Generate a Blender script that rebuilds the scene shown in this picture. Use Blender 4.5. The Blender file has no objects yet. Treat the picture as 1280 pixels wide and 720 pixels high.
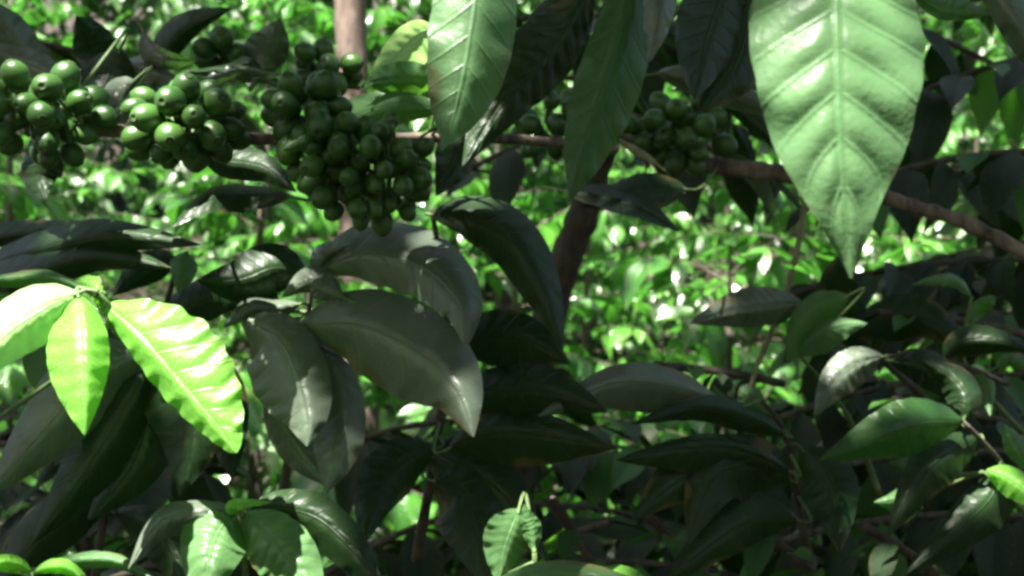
import bpy, math, random
import numpy as np
from mathutils import Vector, Matrix
random.seed(7)
rng = np.random.default_rng(11)
R = math.radians
sc = bpy.context.scene
col = sc.collection
F = 1150.0
CZ = 1.35

# ------------------------------------------------------------------ camera
cam = bpy.data.cameras.new("camera")
co = bpy.data.objects.new("camera", cam)
col.objects.link(co)
co.location = (0, 0, CZ)
co.rotation_euler = (R(90), 0, 0)
cam.sensor_width = 36
cam.lens = F / 1280 * 36
cam.clip_start = 0.02
cam.clip_end = 300
cam.dof.use_dof = True
cam.dof.focus_distance = 0.46
cam.dof.aperture_fstop = 12
sc.camera = co

# ------------------------------------------------------------------ light
SUN_EL, SUN_AZ = R(62), R(212)          # azimuth measured from +Y towards +X
S = Vector((math.sin(SUN_AZ) * math.cos(SUN_EL), math.cos(SUN_AZ) * math.cos(SUN_EL), math.sin(SUN_EL)))
w = bpy.data.worlds.new("World")
sc.world = w
w.use_nodes = True
nt = w.node_tree
sky = nt.nodes.new("ShaderNodeTexSky")
sky.sky_type = 'NISHITA'
sky.sun_disc = False
sky.sun_elevation = SUN_EL
sky.sun_rotation = SUN_AZ
sky.air_density = 1.0
sky.dust_density = 7.0
sky.ozone_density = 0.8
bg = nt.nodes["Background"]
bg.inputs[1].default_value = 0.05
nt.links.new(sky.outputs[0], bg.inputs[0])
sl = bpy.data.lights.new("sun", 'SUN')
sl.energy = 5.0
sl.angle = R(0.5)
sl.color = (1.0, 0.96, 0.88)
so = bpy.data.objects.new("sun", sl)
col.objects.link(so)
so.rotation_euler = S.to_track_quat('Z', 'Y').to_euler()

vs = sc.view_settings
vs.view_transform = 'Standard'
vs.look = 'None'
vs.exposure = 2.5
vs.gamma = 1.0
sc.cycles.filter_width = 3.0
sc.cycles.max_bounces = 6
sc.cycles.transmission_bounces = 4
sc.cycles.diffuse_bounces = 4
sc.cycles.glossy_bounces = 3

# ------------------------------------------------------------------ helpers
def at(px, py, d):
    """metres from a position read off the photograph at distance d along the view"""
    return Vector(((px - 640) / F * d, d, CZ + (360 - py) / F * d))

def tag(o, label=None, cat=None, group=None, kind=None):
    if label: o['label'] = label
    if cat: o['category'] = cat
    if group: o['group'] = group
    if kind: o['kind'] = kind
    return o

def link(name, me, mat, parent=None, loc=None):
    o = bpy.data.objects.new(name, me)
    if mat is not None:
        if not me.materials: me.materials.append(mat)
    col.objects.link(o)
    if parent is not None:
        o.parent = parent
        o.matrix_parent_inverse = Matrix.Translation(-parent.location)
    return o

def thing(name, loc, label, cat, group=None):
    o = bpy.data.objects.new(name, None)
    o.empty_display_size = 0.02
    col.objects.link(o)
    o.location = loc
    return tag(o, label, cat, group)

def mesh_np(name, verts, quads, uv=None, rnd=None, smooth=True):
    """verts (n,3), quads (m,4); uv per vertex (n,2); rnd per vertex (n,)"""
    me = bpy.data.meshes.new(name)
    verts = np.asarray(verts, dtype=np.float32); quads = np.asarray(quads, dtype=np.int32)
    me.vertices.add(len(verts)); me.vertices.foreach_set("co", verts.ravel())
    me.loops.add(quads.size); me.loops.foreach_set("vertex_index", quads.ravel())
    me.polygons.add(len(quads))
    me.polygons.foreach_set("loop_start", np.arange(0, quads.size, 4, dtype=np.int32))
    me.polygons.foreach_set("loop_total", np.full(len(quads), 4, dtype=np.int32))
    if smooth: me.polygons.foreach_set("use_smooth", np.ones(len(quads), dtype=bool))
    me.update(calc_edges=True)
    if uv is not None:
        l = me.uv_layers.new(name="UVMap")
        l.data.foreach_set("uv", np.asarray(uv, dtype=np.float32)[quads.ravel()].ravel())
    if rnd is not None:
        a = me.attributes.new("rnd", 'FLOAT', 'POINT')
        a.data.foreach_set("value", np.asarray(rnd, dtype=np.float32))
    return me

def catmull(pts, t):
    n = len(pts) - 1
    x = min(max(t, 0), 1) * n
    i = min(int(x), n - 1); f = x - i
    p0 = pts[max(i - 1, 0)]; p1 = pts[i]; p2 = pts[i + 1]; p3 = pts[min(i + 2, n)]
    return tuple(0.5 * ((2 * b) + (-a + c) * f + (2 * a - 5 * b + 4 * c - d) * f * f + (-a + 3 * b - 3 * c + d) * f ** 3)
                 for a, b, c, d in zip(p0, p1, p2, p3))

# ------------------------------------------------------------------ materials
def leaf_mat(name, top, under, trans, rough=0.34, tr=0.3, vein=(0.16, 0.26, 0.07), vein_w=1.0, spec=0.5, nveins=9, dirt=0.25, sat_var=0.35):
    m = bpy.data.materials.new(name); m.use_nodes = True
    nt = m.node_tree; N = nt.nodes; L = nt.links
    N.clear()
    out = N.new("ShaderNodeOutputMaterial")
    p = N.new("ShaderNodeBsdfPrincipled")
    t = N.new("ShaderNodeBsdfTranslucent")
    mix = N.new("ShaderNodeMixShader"); mix.inputs[0].default_value = tr
    L.new(p.outputs[0], mix.inputs[1]); L.new(t.outputs[0], mix.inputs[2]); L.new(mix.outputs[0], out.inputs[0])
    p.inputs["Specular IOR Level"].default_value = spec
    def math_(op, a, b=None, c=None):
        n = N.new("ShaderNodeMath"); n.operation = op
        for i, v in enumerate((a, b, c)):
            if v is None: continue
            if isinstance(v, (int, float)): n.inputs[i].default_value = v
            else: L.new(v, n.inputs[i])
        return n.outputs[0]
    def mixc(f, a, b):
        n = N.new("ShaderNodeMix"); n.data_type = 'RGBA'
        for i, v in ((0, f), (6, a), (7, b)):
            if isinstance(v, (int, float)): n.inputs[i].default_value = v
            elif isinstance(v, tuple): n.inputs[i].default_value = (*v, 1)
            else: L.new(v, n.inputs[i])
        return n.outputs[2]
    uv = N.new("ShaderNodeUVMap"); sep = N.new("ShaderNodeSeparateXYZ"); L.new(uv.outputs[0], sep.inputs[0])
    u, v = sep.outputs[0], sep.outputs[1]
    au = math_('ABSOLUTE', math_('MULTIPLY_ADD', u, 2.0, -1.0))
    mid = math_('SUBTRACT', 1.0, math_('MINIMUM', math_('DIVIDE', au, 0.045 * vein_w), 1.0))
    ph = math_('MULTIPLY', math_('SUBTRACT', v, math_('MULTIPLY', au, 0.13)), float(nveins))
    tri = math_('PINGPONG', ph, 0.5)
    lat = math_('MULTIPLY', math_('SUBTRACT', 1.0, math_('MINIMUM', math_('DIVIDE', tri, 0.06 * vein_w), 1.0)), 0.55)
    veins = math_('MAXIMUM', mid, lat)
    at_ = N.new("ShaderNodeAttribute"); at_.attribute_name = "rnd"
    oi = N.new("ShaderNodeObjectInfo")
    var = math_('FRACT', math_('ADD', at_.outputs["Fac"], oi.outputs["Random"]))
    tc = N.new("ShaderNodeTexCoord")
    nz = N.new("ShaderNodeTexNoise"); nz.inputs["Scale"].default_value = 55; nz.inputs["Detail"].default_value = 5
    L.new(tc.outputs["Object"], nz.inputs[0])
    nf = N.new("ShaderNodeTexNoise"); nf.inputs["Scale"].default_value = 420; nf.inputs["Detail"].default_value = 3
    L.new(tc.outputs["Object"], nf.inputs[0])
    geo = N.new("ShaderNodeNewGeometry")
    base = mixc(geo.outputs["Backfacing"], top, under)
    dark = tuple(c * (1 - 0.5 * sat_var) for c in top)
    lite = (min(1, top[0] * (1 + 1.1 * sat_var)), min(1, top[1] * (1 + 0.7 * sat_var)), top[2])
    vv = mixc(var, dark, lite)
    topc = mixc(math_('MULTIPLY', nz.outputs[0], 0.45), vv, tuple(c * 0.6 for c in top))
    base = mixc(geo.outputs["Backfacing"], topc, under)
    base = mixc(math_('MULTIPLY', veins, 0.6), base, vein)
    # dry specks and dust with a shape of their own
    vo = N.new("ShaderNodeTexNoise"); vo.inputs["Scale"].default_value = 140; L.new(tc.outputs["Object"], vo.inputs[0])
    sp = math_('MULTIPLY', math_('GREATER_THAN', vo.outputs[0], 0.71), dirt)
    base = mixc(sp, base, (0.16, 0.12, 0.05))
    n2_ = N.new("ShaderNodeTexNoise"); n2_.inputs["Scale"].default_value = 28; n2_.inputs["Detail"].default_value = 6; L.new(tc.outputs["Object"], n2_.inputs[0])
    edge = math_('MULTIPLY', math_('MULTIPLY_ADD', au, 0.32, n2_.outputs[0]), 1.0)
    br = math_('MULTIPLY', math_('SMOOTH_MIN', math_('MULTIPLY', math_('MAXIMUM', math_('SUBTRACT', edge, 0.84), 0.0), 22.0), 1.0, 0.1), min(1.0, dirt * 2.6))
    base = mixc(br, base, (0.13, 0.095, 0.035))
    ter = N.new("ShaderNodeTexVoronoi"); ter.feature = 'DISTANCE_TO_EDGE'; ter.inputs["Scale"].default_value = 330; L.new(tc.outputs["Object"], ter.inputs[0])
    net = math_('MULTIPLY', math_('SUBTRACT', 1.0, math_('MINIMUM', math_('MULTIPLY', ter.outputs[0], 9.0), 1.0)), 0.22)
    base = mixc(net, base, vein)
    L.new(base, p.inputs["Base Color"])
    tcn = mixc(math_('MULTIPLY', veins, 0.5), trans, tuple(c * 0.55 for c in trans))
    tcv = mixc(math_('MULTIPLY', var, 0.4), tcn, (trans[0] * 1.2, trans[1] * 0.75, trans[2] * 0.5))
    L.new(tcv, t.inputs[0])
    L.new(math_('MULTIPLY_ADD', nz.outputs[0], 0.25, rough - 0.1), p.inputs["Roughness"])
    bmp = N.new("ShaderNodeBump"); bmp.inputs["Strength"].default_value = 0.5; bmp.inputs["Distance"].default_value = 0.0012
    hh = math_('ADD', math_('MULTIPLY', veins, -0.8), math_('MULTIPLY', nf.outputs[0], 0.5))
    L.new(hh, bmp.inputs["Height"])
    L.new(bmp.outputs[0], p.inputs["Normal"])
    return m

def bark_mat(name, c1, c2, scale=60, rough=0.85):
    m = bpy.data.materials.new(name); m.use_nodes = True
    nt = m.node_tree; N = nt.nodes; L = nt.links
    p = N["Principled BSDF"]
    tc = N.new("ShaderNodeTexCoord")
    mp = N.new("ShaderNodeMapping"); mp.inputs["Scale"].default_value = (1, 1, 0.35); L.new(tc.outputs["Object"], mp.inputs[0])
    n = N.new("ShaderNodeTexNoise"); n.inputs["Scale"].default_value = scale; n.inputs["Detail"].default_value = 8; n.inputs["Roughness"].default_value = 0.7
    L.new(mp.outputs[0], n.inputs[0])
    r = N.new("ShaderNodeValToRGB"); r.color_ramp.elements[0].position = 0.35; r.color_ramp.elements[1].position = 0.68
    r.color_ramp.elements[0].color = (*c1, 1); r.color_ramp.elements[1].color = (*c2, 1)
    L.new(n.outputs[0], r.inputs[0]); L.new(r.outputs[0], p.inputs["Base Color"])
    p.inputs["Roughness"].default_value = rough
    b = N.new("ShaderNodeBump"); b.inputs["Strength"].default_value = 0.6; b.inputs["Distance"].default_value = 0.004
    L.new(n.outputs[0], b.inputs["Height"]); L.new(b.outputs[0], p.inputs["Normal"])
    return m

def cherry_mat(name, c1, c2):
    m = bpy.data.materials.new(name); m.use_nodes = True
    nt = m.node_tree; N = nt.nodes; L = nt.links
    p = N["Principled BSDF"]
    tc = N.new("ShaderNodeTexCoord"); n = N.new("ShaderNodeTexNoise"); n.inputs["Scale"].default_value = 120; n.inputs["Detail"].default_value = 4
    L.new(tc.outputs["Object"], n.inputs[0])
    oi = N.new("ShaderNodeObjectInfo")
    mx = N.new("ShaderNodeMix"); mx.data_type = 'RGBA'; mx.inputs[6].default_value = (*c1, 1); mx.inputs[7].default_value = (*c2, 1)
    L.new(oi.outputs["Random"], mx.inputs[0])
    m2 = N.new("ShaderNodeMix"); m2.data_type = 'RGBA'; m2.inputs[7].default_value = (c1[0] * .5, c1[1] * .55, c1[2] * .5, 1)
    L.new(mx.outputs[2], m2.inputs[6]); L.new(n.outputs[0], m2.inputs[0]); L.new(m2.outputs[2], p.inputs["Base Color"])
    p.inputs["Roughness"].default_value = 0.36
    p.inputs["Subsurface Weight"].default_value = 0.12
    p.inputs["Subsurface Radius"].default_value = (0.003, 0.005, 0.002)
    b = N.new("ShaderNodeBump"); b.inputs["Strength"].default_value = 0.15; b.inputs["Distance"].default_value = 0.001
    L.new(n.outputs[0], b.inputs["Height"]); L.new(b.outputs[0], p.inputs["Normal"])
    return m

M_big = leaf_mat("bright_leaf", (0.078, 0.225, 0.066), (0.12, 0.24, 0.10), (0.14, 0.36, 0.09), 0.38, 0.34, vein=(0.14, 0.31, 0.12), sat_var=0.1, nveins=10, vein_w=1.6)
M_sunlit = leaf_mat("sunlit_pale_leaf", (0.40, 0.72, 0.24), (0.36, 0.6, 0.22), (0.45, 0.9, 0.3), 0.3, 0.4, vein=(0.6, 0.75, 0.4), sat_var=0.1, dirt=0.1)  # sunlight in the colour: raised so sun-struck leaves blow out to white
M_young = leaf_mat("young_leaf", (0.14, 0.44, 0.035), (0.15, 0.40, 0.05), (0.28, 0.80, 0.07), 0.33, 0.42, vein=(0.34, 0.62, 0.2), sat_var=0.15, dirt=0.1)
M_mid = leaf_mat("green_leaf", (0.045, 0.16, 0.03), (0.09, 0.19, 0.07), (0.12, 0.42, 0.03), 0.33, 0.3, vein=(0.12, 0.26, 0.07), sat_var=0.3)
M_shade = leaf_mat("shaded_leaf", (0.009, 0.028, 0.007), (0.016, 0.038, 0.012), (0.03, 0.14, 0.015), 0.38, 0.12, vein=(0.026, 0.055, 0.018), sat_var=0.6, spec=0.32)  # shade in the colour: near black to deepen leaves out of the sun
M_deep = leaf_mat("deep_green_leaf", (0.022, 0.085, 0.014), (0.03, 0.09, 0.02), (0.06, 0.30, 0.02), 0.36, 0.25, vein=(0.05, 0.13, 0.03), sat_var=0.3)
M_sheen = leaf_mat("sky_sheen_leaf", (0.115, 0.145, 0.105), (0.10, 0.13, 0.09), (0.08, 0.24, 0.03), 0.34, 0.12, vein=(0.11, 0.15, 0.09), sat_var=0.15, spec=0.8)  # grey base colour stands for sky sheen on the leaf
M_bg = leaf_mat("shrub_leaf", (0.042, 0.165, 0.026), (0.06, 0.17, 0.045), (0.10, 0.44, 0.04), 0.22, 0.26, vein=(0.10, 0.22, 0.05), sat_var=0.9, spec=1.0)
M_can = leaf_mat("unseen_canopy_leaf", (0.045, 0.10, 0.03), (0.07, 0.13, 0.05), (0.08, 0.20, 0.03), 0.4, 0.15, sat_var=0.4)
M_far = leaf_mat("far_leaf", (0.035, 0.12, 0.035), (0.07, 0.15, 0.06), (0.11, 0.40, 0.06), 0.34, 0.3, sat_var=0.7)
M_bark = bark_mat("shrub_bark", (0.03, 0.024, 0.018), (0.13, 0.11, 0.08), 90)
M_branch = bark_mat("branch_bark", (0.045, 0.033, 0.025), (0.28, 0.23, 0.18), 70)
M_trunk = bark_mat("trunk_bark", (0.055, 0.04, 0.032), (0.21, 0.155, 0.125), 30)
M_twig = bark_mat("green_twig", (0.06, 0.12, 0.03), (0.16, 0.24, 0.08), 150, 0.5)
M_tan = bark_mat("dry_twig", (0.14, 0.13, 0.06), (0.34, 0.32, 0.18), 150, 0.7)
M_cherry = cherry_mat("green_cherry", (0.034, 0.105, 0.018), (0.095, 0.22, 0.04))
M_tip = bark_mat("cherry_tip", (0.03, 0.08, 0.015), (0.08, 0.15, 0.035), 300)

# ------------------------------------------------------------------ shapes
PROF = [(0, 0.0), (0.04, 0.10), (0.10, 0.36), (0.2, 0.70), (0.32, 0.93), (0.45, 1.0), (0.58, 0.95), (0.7, 0.78), (0.8, 0.54), (0.88, 0.30), (0.94, 0.13), (0.98, 0.05), (1.0, 0.015)]
PT = np.array([p[0] for p in PROF]); PW = np.array([p[1] for p in PROF])

def hero_leaf(parent, mid, wa, wb, mat, da=0.006, db=0.006, ripple=0.0009, wave=0.0011, wk=5.0, scallop=0.025, nv=9, name='leaf', label=None, NT=44, NS=8, petiole=True, prof=None, seed=None):
    """One leaf: mid = midrib points (px, py, distance); wa/wb = greatest half widths to either side; da/db = how far the margins lean back (m)."""
    rs = random.Random(seed if seed is not None else int(abs(mid[0][0] * 13 + mid[-1][1] * 7)))
    p1, p2, p3 = rs.random() * 6.28, rs.random() * 6.28, rs.random() * 6.28
    ts = np.linspace(0, 1, NT + 1)
    P = np.array([catmull(mid, t) for t in ts])
    D = np.gradient(P[:, :2], axis=0)
    D /= (np.linalg.norm(D, axis=1, keepdims=True) + 1e-9)
    side = np.stack([-D[:, 1], D[:, 0]], axis=1)
    if prof is None:
        pa = pb = np.interp(ts, PT, PW)
    else:
        pa = np.interp(ts, [q[0] for q in prof], [q[1] for q in prof]); pb = np.interp(ts, [q[0] for q in prof], [q[2] for q in prof])
    # soften corners of the linear interpolation
    k = np.array([1, 2, 1]) / 4
    for _ in range(3):
        pa[1:-1] = np.convolve(pa, k, 'same')[1:-1]; pb[1:-1] = np.convolve(pb, k, 'same')[1:-1]
    verts = []; uvs = []
    s_ = np.concatenate([-np.linspace(1, 0, NS + 1) ** 1.0, np.linspace(0, 1, NS + 1)[1:]])
    for i, t in enumerate(ts):
        for s in s_:
            a = abs(s)
            if s < 0: wpx = wa * pa[i] * (1 + scallop * 0.35 * math.sin(2 * math.pi * nv * t + p1)); q = -s; sd = side[i]; dd = da * pa[i]
            else: wpx = wb * pb[i] * (1 + scallop * 0.35 * math.sin(2 * math.pi * nv * t + p2)); q = s; sd = -side[i]; dd = db * pb[i]
            ph = nv * (t - 0.13 * a)
            rip = -ripple * abs(math.sin(math.pi * ph)) * min(1, a * 4) * (1 - 0.55 * a) * min(1, 6 * t) * min(1, 5 * (1 - t))
            wv = wave * a ** 2.2 * (math.sin(2 * math.pi * wk * t + p3 + (1.3 if s < 0 else 0)) + 0.5 * math.sin(2 * math.pi * wk * 1.9 * t + p1)) * min(1, 6 * (1 - t))
            dep = P[i, 2] + dd * a ** 1.5 + rip + wv - 0.0004 * (a < 0.01) * -1
            x = P[i, 0] + sd[0] * wpx * q; y = P[i, 1] + sd[1] * wpx * q
            # lift of the ripples also moves the margin a little in the picture plane
            verts.append(at(x, y - wv * 300 * a, dep)); uvs.append((0.5 + 0.5 * s, t))
    nc = len(s_)
    quads = [(i * nc + j, i * nc + j + 1, (i + 1) * nc + j + 1, (i + 1) * nc + j) for i in range(NT) for j in range(nc - 1)]
    me = mesh_np(name, [tuple(v) for v in verts], quads, uvs)
    me.materials.append(mat)
    o = link(name, me, None, parent)
    if label: o['label'] = label
    HEROES.append((parent, o, at(*mid[0]), at(*mid[min(1, len(mid) - 1)])))
    return o

HEROES, STEMS = [], {}
def tube(name, pts, radii, mat, parent=None, seg=10, n=None, rough=0.04, seed=1):
    """pts: world Vectors, radii in metres"""
    rs = random.Random(seed)
    n = n or max(8, (len(pts) - 1) * 6)
    C = [Vector(catmull([tuple(p) for p in pts], i / n)) for i in range(n + 1)]
    Rr = [catmull([(r,) for r in radii], i / n)[0] for i in range(n + 1)]
    verts = []; up = Vector((0.3, 0.2, 0.93))
    for i, c in enumerate(C):
        d = (C[min(i + 1, n)] - C[max(i - 1, 0)]).normalized()
        a = d.cross(up); a = a.normalized() if a.length > 1e-3 else d.cross(Vector((1, 0, 0))).normalized()
        b = d.cross(a).normalized()
        k = 1 + rs.uniform(-rough, rough) * 2
        for j in range(seg):
            an = 2 * math.pi * j / seg
            r = Rr[i] * k * (1 + rs.uniform(-rough, rough))
            verts.append(tuple(c + (a * math.cos(an) + b * math.sin(an)) * r))
    quads = [(i * seg + j, i * seg + (j + 1) % seg, (i + 1) * seg + (j + 1) % seg, (i + 1) * seg + j) for i in range(n) for j in range(seg)]
    # end caps folded into the tip
    for e, base in ((C[0], 0), (C[-1], n * seg)):
        ci = len(verts); verts.append(tuple(e))
        for j in range(0, seg, 2):
            q = (base + j, base + (j + 1) % seg, base + (j + 2) % seg, ci)
            quads.append(q if base else q[::-1])
    me = mesh_np(name, verts, quads, [(0, 0)] * len(verts))
    return link(name, me, mat, parent)

def ptube(name, pts, rpx, mat, parent, seed=1, **k):
    """tube from (px,py,d) points with radii in photo pixels"""
    W = [at(*p) for p in pts]
    if parent is not None: STEMS.setdefault(parent.name, []).extend(Vector(catmull([tuple(q) for q in W], i / 60)) for i in range(61))
    if not isinstance(rpx, (list, tuple)): rpx = [rpx] * len(pts)
    return tube(name, W, [r * p[2] / F for r, p in zip(rpx, pts)], mat, parent, seed=seed, **k)

# template leaf for shrubs: unit length along +Y, normal +Z
def template(nt=7, ns=2, droop=0.3, fold=0.05, width=0.2, wave=0.012, seed=0, twist=0.2):
    rs = random.Random(seed); a1 = rs.random() * 6.28
    V = []; U = []
    for i in range(nt + 1):
        t = i / nt
        wd = width * float(np.interp(t, PT, PW))
        for j in range(-ns, ns + 1):
            s = j / ns
            z = -droop * t * t + fold * abs(s) * float(np.interp(t, PT, PW)) + wave * abs(s) * math.sin(11 * t + a1 + s)
            rip = 0.006 * abs(math.sin(math.pi * 8 * (t - .13 * abs(s)))) * (1 if nt > 12 else 0) * min(1, abs(s) * 3)
            V.append((s * wd, t * (1 - 0.12 * droop * t), z + rip + twist * s * wd * t)); U.append((0.5 + 0.5 * s, t))
    nc = 2 * ns + 1
    Q = [(i * nc + j, i * nc + j + 1, (i + 1) * nc + j + 1, (i + 1) * nc + j) for i in range(nt) for j in range(nc - 1)]
    return np.array(V), np.array(Q), np.array(U)

TL = [template(7, 2, d, f, wd, seed=i, twist=tw) for i, (d, f, wd, tw) in enumerate([(0.25, 0.06, 0.25, .1), (0.45, -0.03, 0.26, -.3), (0.1, 0.09, 0.23, .3), (0.65, 0.05, 0.24, 0)])]
TF = [template(4, 1, d, f, wd, seed=i) for i, (d, f, wd) in enumerate([(0.3, 0.06, 0.2), (0.5, -0.04, 0.2)])]

def frames(dirs, norms):
    d = dirs / np.linalg.norm(dirs, axis=1, keepdims=True)
    x = np.cross(d, norms); x /= (np.linalg.norm(x, axis=1, keepdims=True) + 1e-9)
    n = np.cross(x, d)
    return np.stack([x, d, n], axis=2)          # columns

def scatter(name, pos, dirs, norms, size, mat, parent=None, temps=TL):
    pos, dirs, norms, size = map(np.asarray, (pos, dirs, norms, size))
    M = frames(dirs, norms)
    Vs, Qs, Us, Rs = [], [], [], []; off = 0
    pick = rng.integers(0, len(temps), len(pos))
    for k, (V, Q, U) in enumerate(temps):
        idx = np.where(pick == k)[0]
        if len(idx) == 0: continue
        vv = np.einsum('nij,vj->nvi', M[idx], V) * size[idx][:, None, None] + pos[idx][:, None, :]
        n = len(idx); nv = len(V)
        Vs.append(vv.reshape(-1, 3)); Us.append(np.tile(U, (n, 1)))
        Qs.append((Q[None] + (np.arange(n) * nv)[:, None, None] + off).reshape(-1, 4)); Rs.append(np.repeat(rng.random(n), nv))
        off += n * nv
    me = mesh_np(name, np.concatenate(Vs), np.concatenate(Qs), np.concatenate(Us), np.concatenate(Rs))
    return link(name, me, mat, parent)

def lateral_leaves(p0, dirv, length, leafL, spacing, P, Dd, Nn, Sz, rs, droop=0.25, start=0.15):
    """opposite pairs of leaves along a drooping side branch; returns the branch points"""
    n = max(2, int(length / spacing)); pts = []
    d = Vector(dirv).normalized(); side = d.cross(Vector((0, 0, 1)))
    side = side.normalized() if side.length > 1e-3 else Vector((1, 0, 0))
    for i in range(n + 1):
        t = i / n
        p = Vector(p0) + d * (length * t) + Vector((0, 0, -droop * length * t * t)); pts.append(p)
        if t < start: continue
        dd = (d + Vector((0, 0, -2 * droop * t))).normalized()
        if i == n:
            P.append(p); Dd.append(dd + Vector((rs.gauss(0, .1), rs.gauss(0, .1), -0.3))); Nn.append(Vector((rs.gauss(0, .2), rs.gauss(0, .2), 1))); Sz.append(leafL * rs.uniform(.5, .8)); continue
        for sg in (-1, 1):
            if rs.random() < 0.1: continue
            v = side * sg * 0.8 + dd * rs.uniform(0.4, 0.8) + Vector((rs.gauss(0, .18), rs.gauss(0, .18), rs.uniform(-0.8, -0.05)))
            P.append(p + side * sg * 0.004); Dd.append(v); Nn.append(Vector((rs.gauss(0, .3), rs.gauss(0, .3), 1)) - v.normalized() * 0.1); Sz.append(leafL * rs.uniform(0.7, 1.1))
    return pts

def joined_tubes(name, lst, mat, parent, seg=6):
    Vs, Qs, off = [], [], 0
    for pts, r0, r1 in lst:
        n = len(pts)
        for i, c in enumerate(pts):
            d = (Vector(pts[min(i + 1, n - 1)]) - Vector(pts[max(i - 1, 0)])).normalized()
            a = d.cross(Vector((0.31, 0.2, 0.93))).normalized(); b = d.cross(a)
            r = r0 + (r1 - r0) * i / (n - 1)
            for j in range(seg):
                an = 2 * math.pi * j / seg
                Vs.append(tuple(Vector(c) + (a * math.cos(an) + b * math.sin(an)) * r))
        Qs += [(off + i * seg + j, off + i * seg + (j + 1) % seg, off + (i + 1) * seg + (j + 1) % seg, off + (i + 1) * seg + j) for i in range(n - 1) for j in range(seg)]
        off += n * seg
    return link(name, mesh_np(name, Vs, Qs, [(0, 0)] * len(Vs)), mat, parent)

def ground_z(x, y):
    base = 0.0 if y < 3.5 else (y - 3.5) ** 1.5 * 0.11
    return base + 0.05 * math.sin(x * 1.7 + y) + 0.04 * math.sin(y * 2.3 - x)

def shrub(x, y, h, r, nlat, leafL, label, seed, group='coffee shrubs behind the fruiting branch', mat=None, lean=(0, 0)):
    rs = random.Random(seed)
    z0 = ground_z(x, y) - 0.03
    root = thing('coffee_shrub', (x, y, z0), label, 'coffee shrub', group)
    P, Dd, Nn, Sz = [], [], [], []; tw = []
    trunk_pts = [Vector((x + lean[0] * t * t + rs.uniform(-.02, .02), y + lean[1] * t * t, z0 + h * t)) for t in (0, .3, .6, 0.95)]
    for k in range(nlat):
        t = 0.12 + 0.88 * (k + rs.random()) / nlat
        c = Vector(catmull([tuple(p) for p in trunk_pts], t))
        az = k * 2.4 + rs.uniform(-.4, .4)
        L = r * (1.05 - 0.55 * t * t) * rs.uniform(0.75, 1.15)
        e = rs.uniform(0.05, 0.5) + 0.5 * (t > .85)
        pts = lateral_leaves(c, (math.cos(az), math.sin(az), e), L, leafL, leafL * 0.36, P, Dd, Nn, Sz, rs, droop=rs.uniform(.15, .4), start=0.18)
        tw.append((pts, 0.006, 0.002))
    tube('trunk', trunk_pts, [0.028, 0.024, 0.018, 0.008], M_bark, root, seed=seed)
    joined_tubes('twig', tw, M_bark, root)
    scatter('crown', np.array([tuple(v) for v in P]), np.array([tuple(v) for v in Dd]), np.array([tuple(v) for v in Nn]), np.array(Sz), mat or M_bg, root)
    return root

# ------------------------------------------------------------------ ground
def ground():
    xs = np.concatenate([np.linspace(-60, -6, 28), np.linspace(-5.6, 5.6, 57), np.linspace(6, 60, 28)])
    ys = np.concatenate([np.linspace(-40, -1, 20), np.linspace(-0.6, 12, 64), np.linspace(13, 80, 40)])
    V = []; 
    for y in ys:
        for x in xs:
            z = ground_z(x, min(y, 14)) if y > 3.5 else ground_z(x, y)
            if y > 14: z += (y - 14) * 0.35
            V.append((x, y, z))
    nx = len(xs)
    Q = [(j * nx + i, j * nx + i + 1, (j + 1) * nx + i + 1, (j + 1) * nx + i) for j in range(len(ys) - 1) for i in range(nx - 1)]
    m = bark_mat("soil", (0.010, 0.007, 0.004), (0.035, 0.024, 0.014), 14, 0.95)
    tag(link('ground', mesh_np('ground', V, Q, [(0, 0)] * len(V)), m), kind='structure')
ground()

# ------------------------------------------------------------------ background shrubs
LB = [
 (-1.75, 2.7, 2.05, 0.75, 46, 'sunlit coffee shrub behind the fruit clusters at the far left edge'),
 (-0.80, 2.9, 1.75, 0.75, 46, 'sunlit coffee shrub seen below the round fruit cluster left of the pale trunk'),
 (0.02, 3.0, 1.62, 0.75, 46, 'bright coffee shrub seen between the arching dark leaf and the fruit clusters'),
 (0.62, 2.6, 1.55, 0.70, 50, 'brightest sunlit coffee shrub right of the upright brown stem in the middle'),
 (1.35, 2.9, 1.60, 0.75, 46, 'sunlit coffee shrub low behind the tip of the big hanging leaf'),
 (2.20, 3.1, 1.9, 0.8, 46, 'coffee shrub beyond the dark branch at the far right edge'),
 (-2.3, 4.2, 2.5, 0.95, 55, 'tall coffee shrub in the top left corner behind the nearer shrubs'),
 (-0.75, 4.5, 2.7, 0.95, 60, 'tall dappled coffee shrub left of the pale trunk, near the top of the photo'),
 (0.35, 4.4, 2.3, 0.95, 60, 'tall coffee shrub right of the pale trunk behind the top hanging leaves'),
 (1.30, 4.2, 2.2, 0.9, 55, 'coffee shrub in the second row seen left of the big hanging leaf'),
 (2.45, 4.5, 2.7, 0.95, 55, 'tall coffee shrub seen right of the big hanging leaf near the top corner'),
]
for i, (x, y, h, r, n, lab) in enumerate(LB):
    shrub(x, y, h, r, int(n * 0.8), 0.145, lab, 40 + i)
LB2 = [(-3.4, 6.2, 3.0), (-1.7, 6.4, 3.1), (-0.1, 6.6, 3.1), (1.5, 6.4, 3.0), (3.2, 6.3, 3.0)]
names = ['outermost left', 'second from left', 'middle', 'second from right', 'outermost right']
for i, (x, y, h) in enumerate(LB2):
    shrub(x, y, h, 1.15, 60, 0.14, f'{names[i]} of the five tall shrubs in the farthest row', 80 + i, group='farthest row of coffee shrubs')

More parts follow.
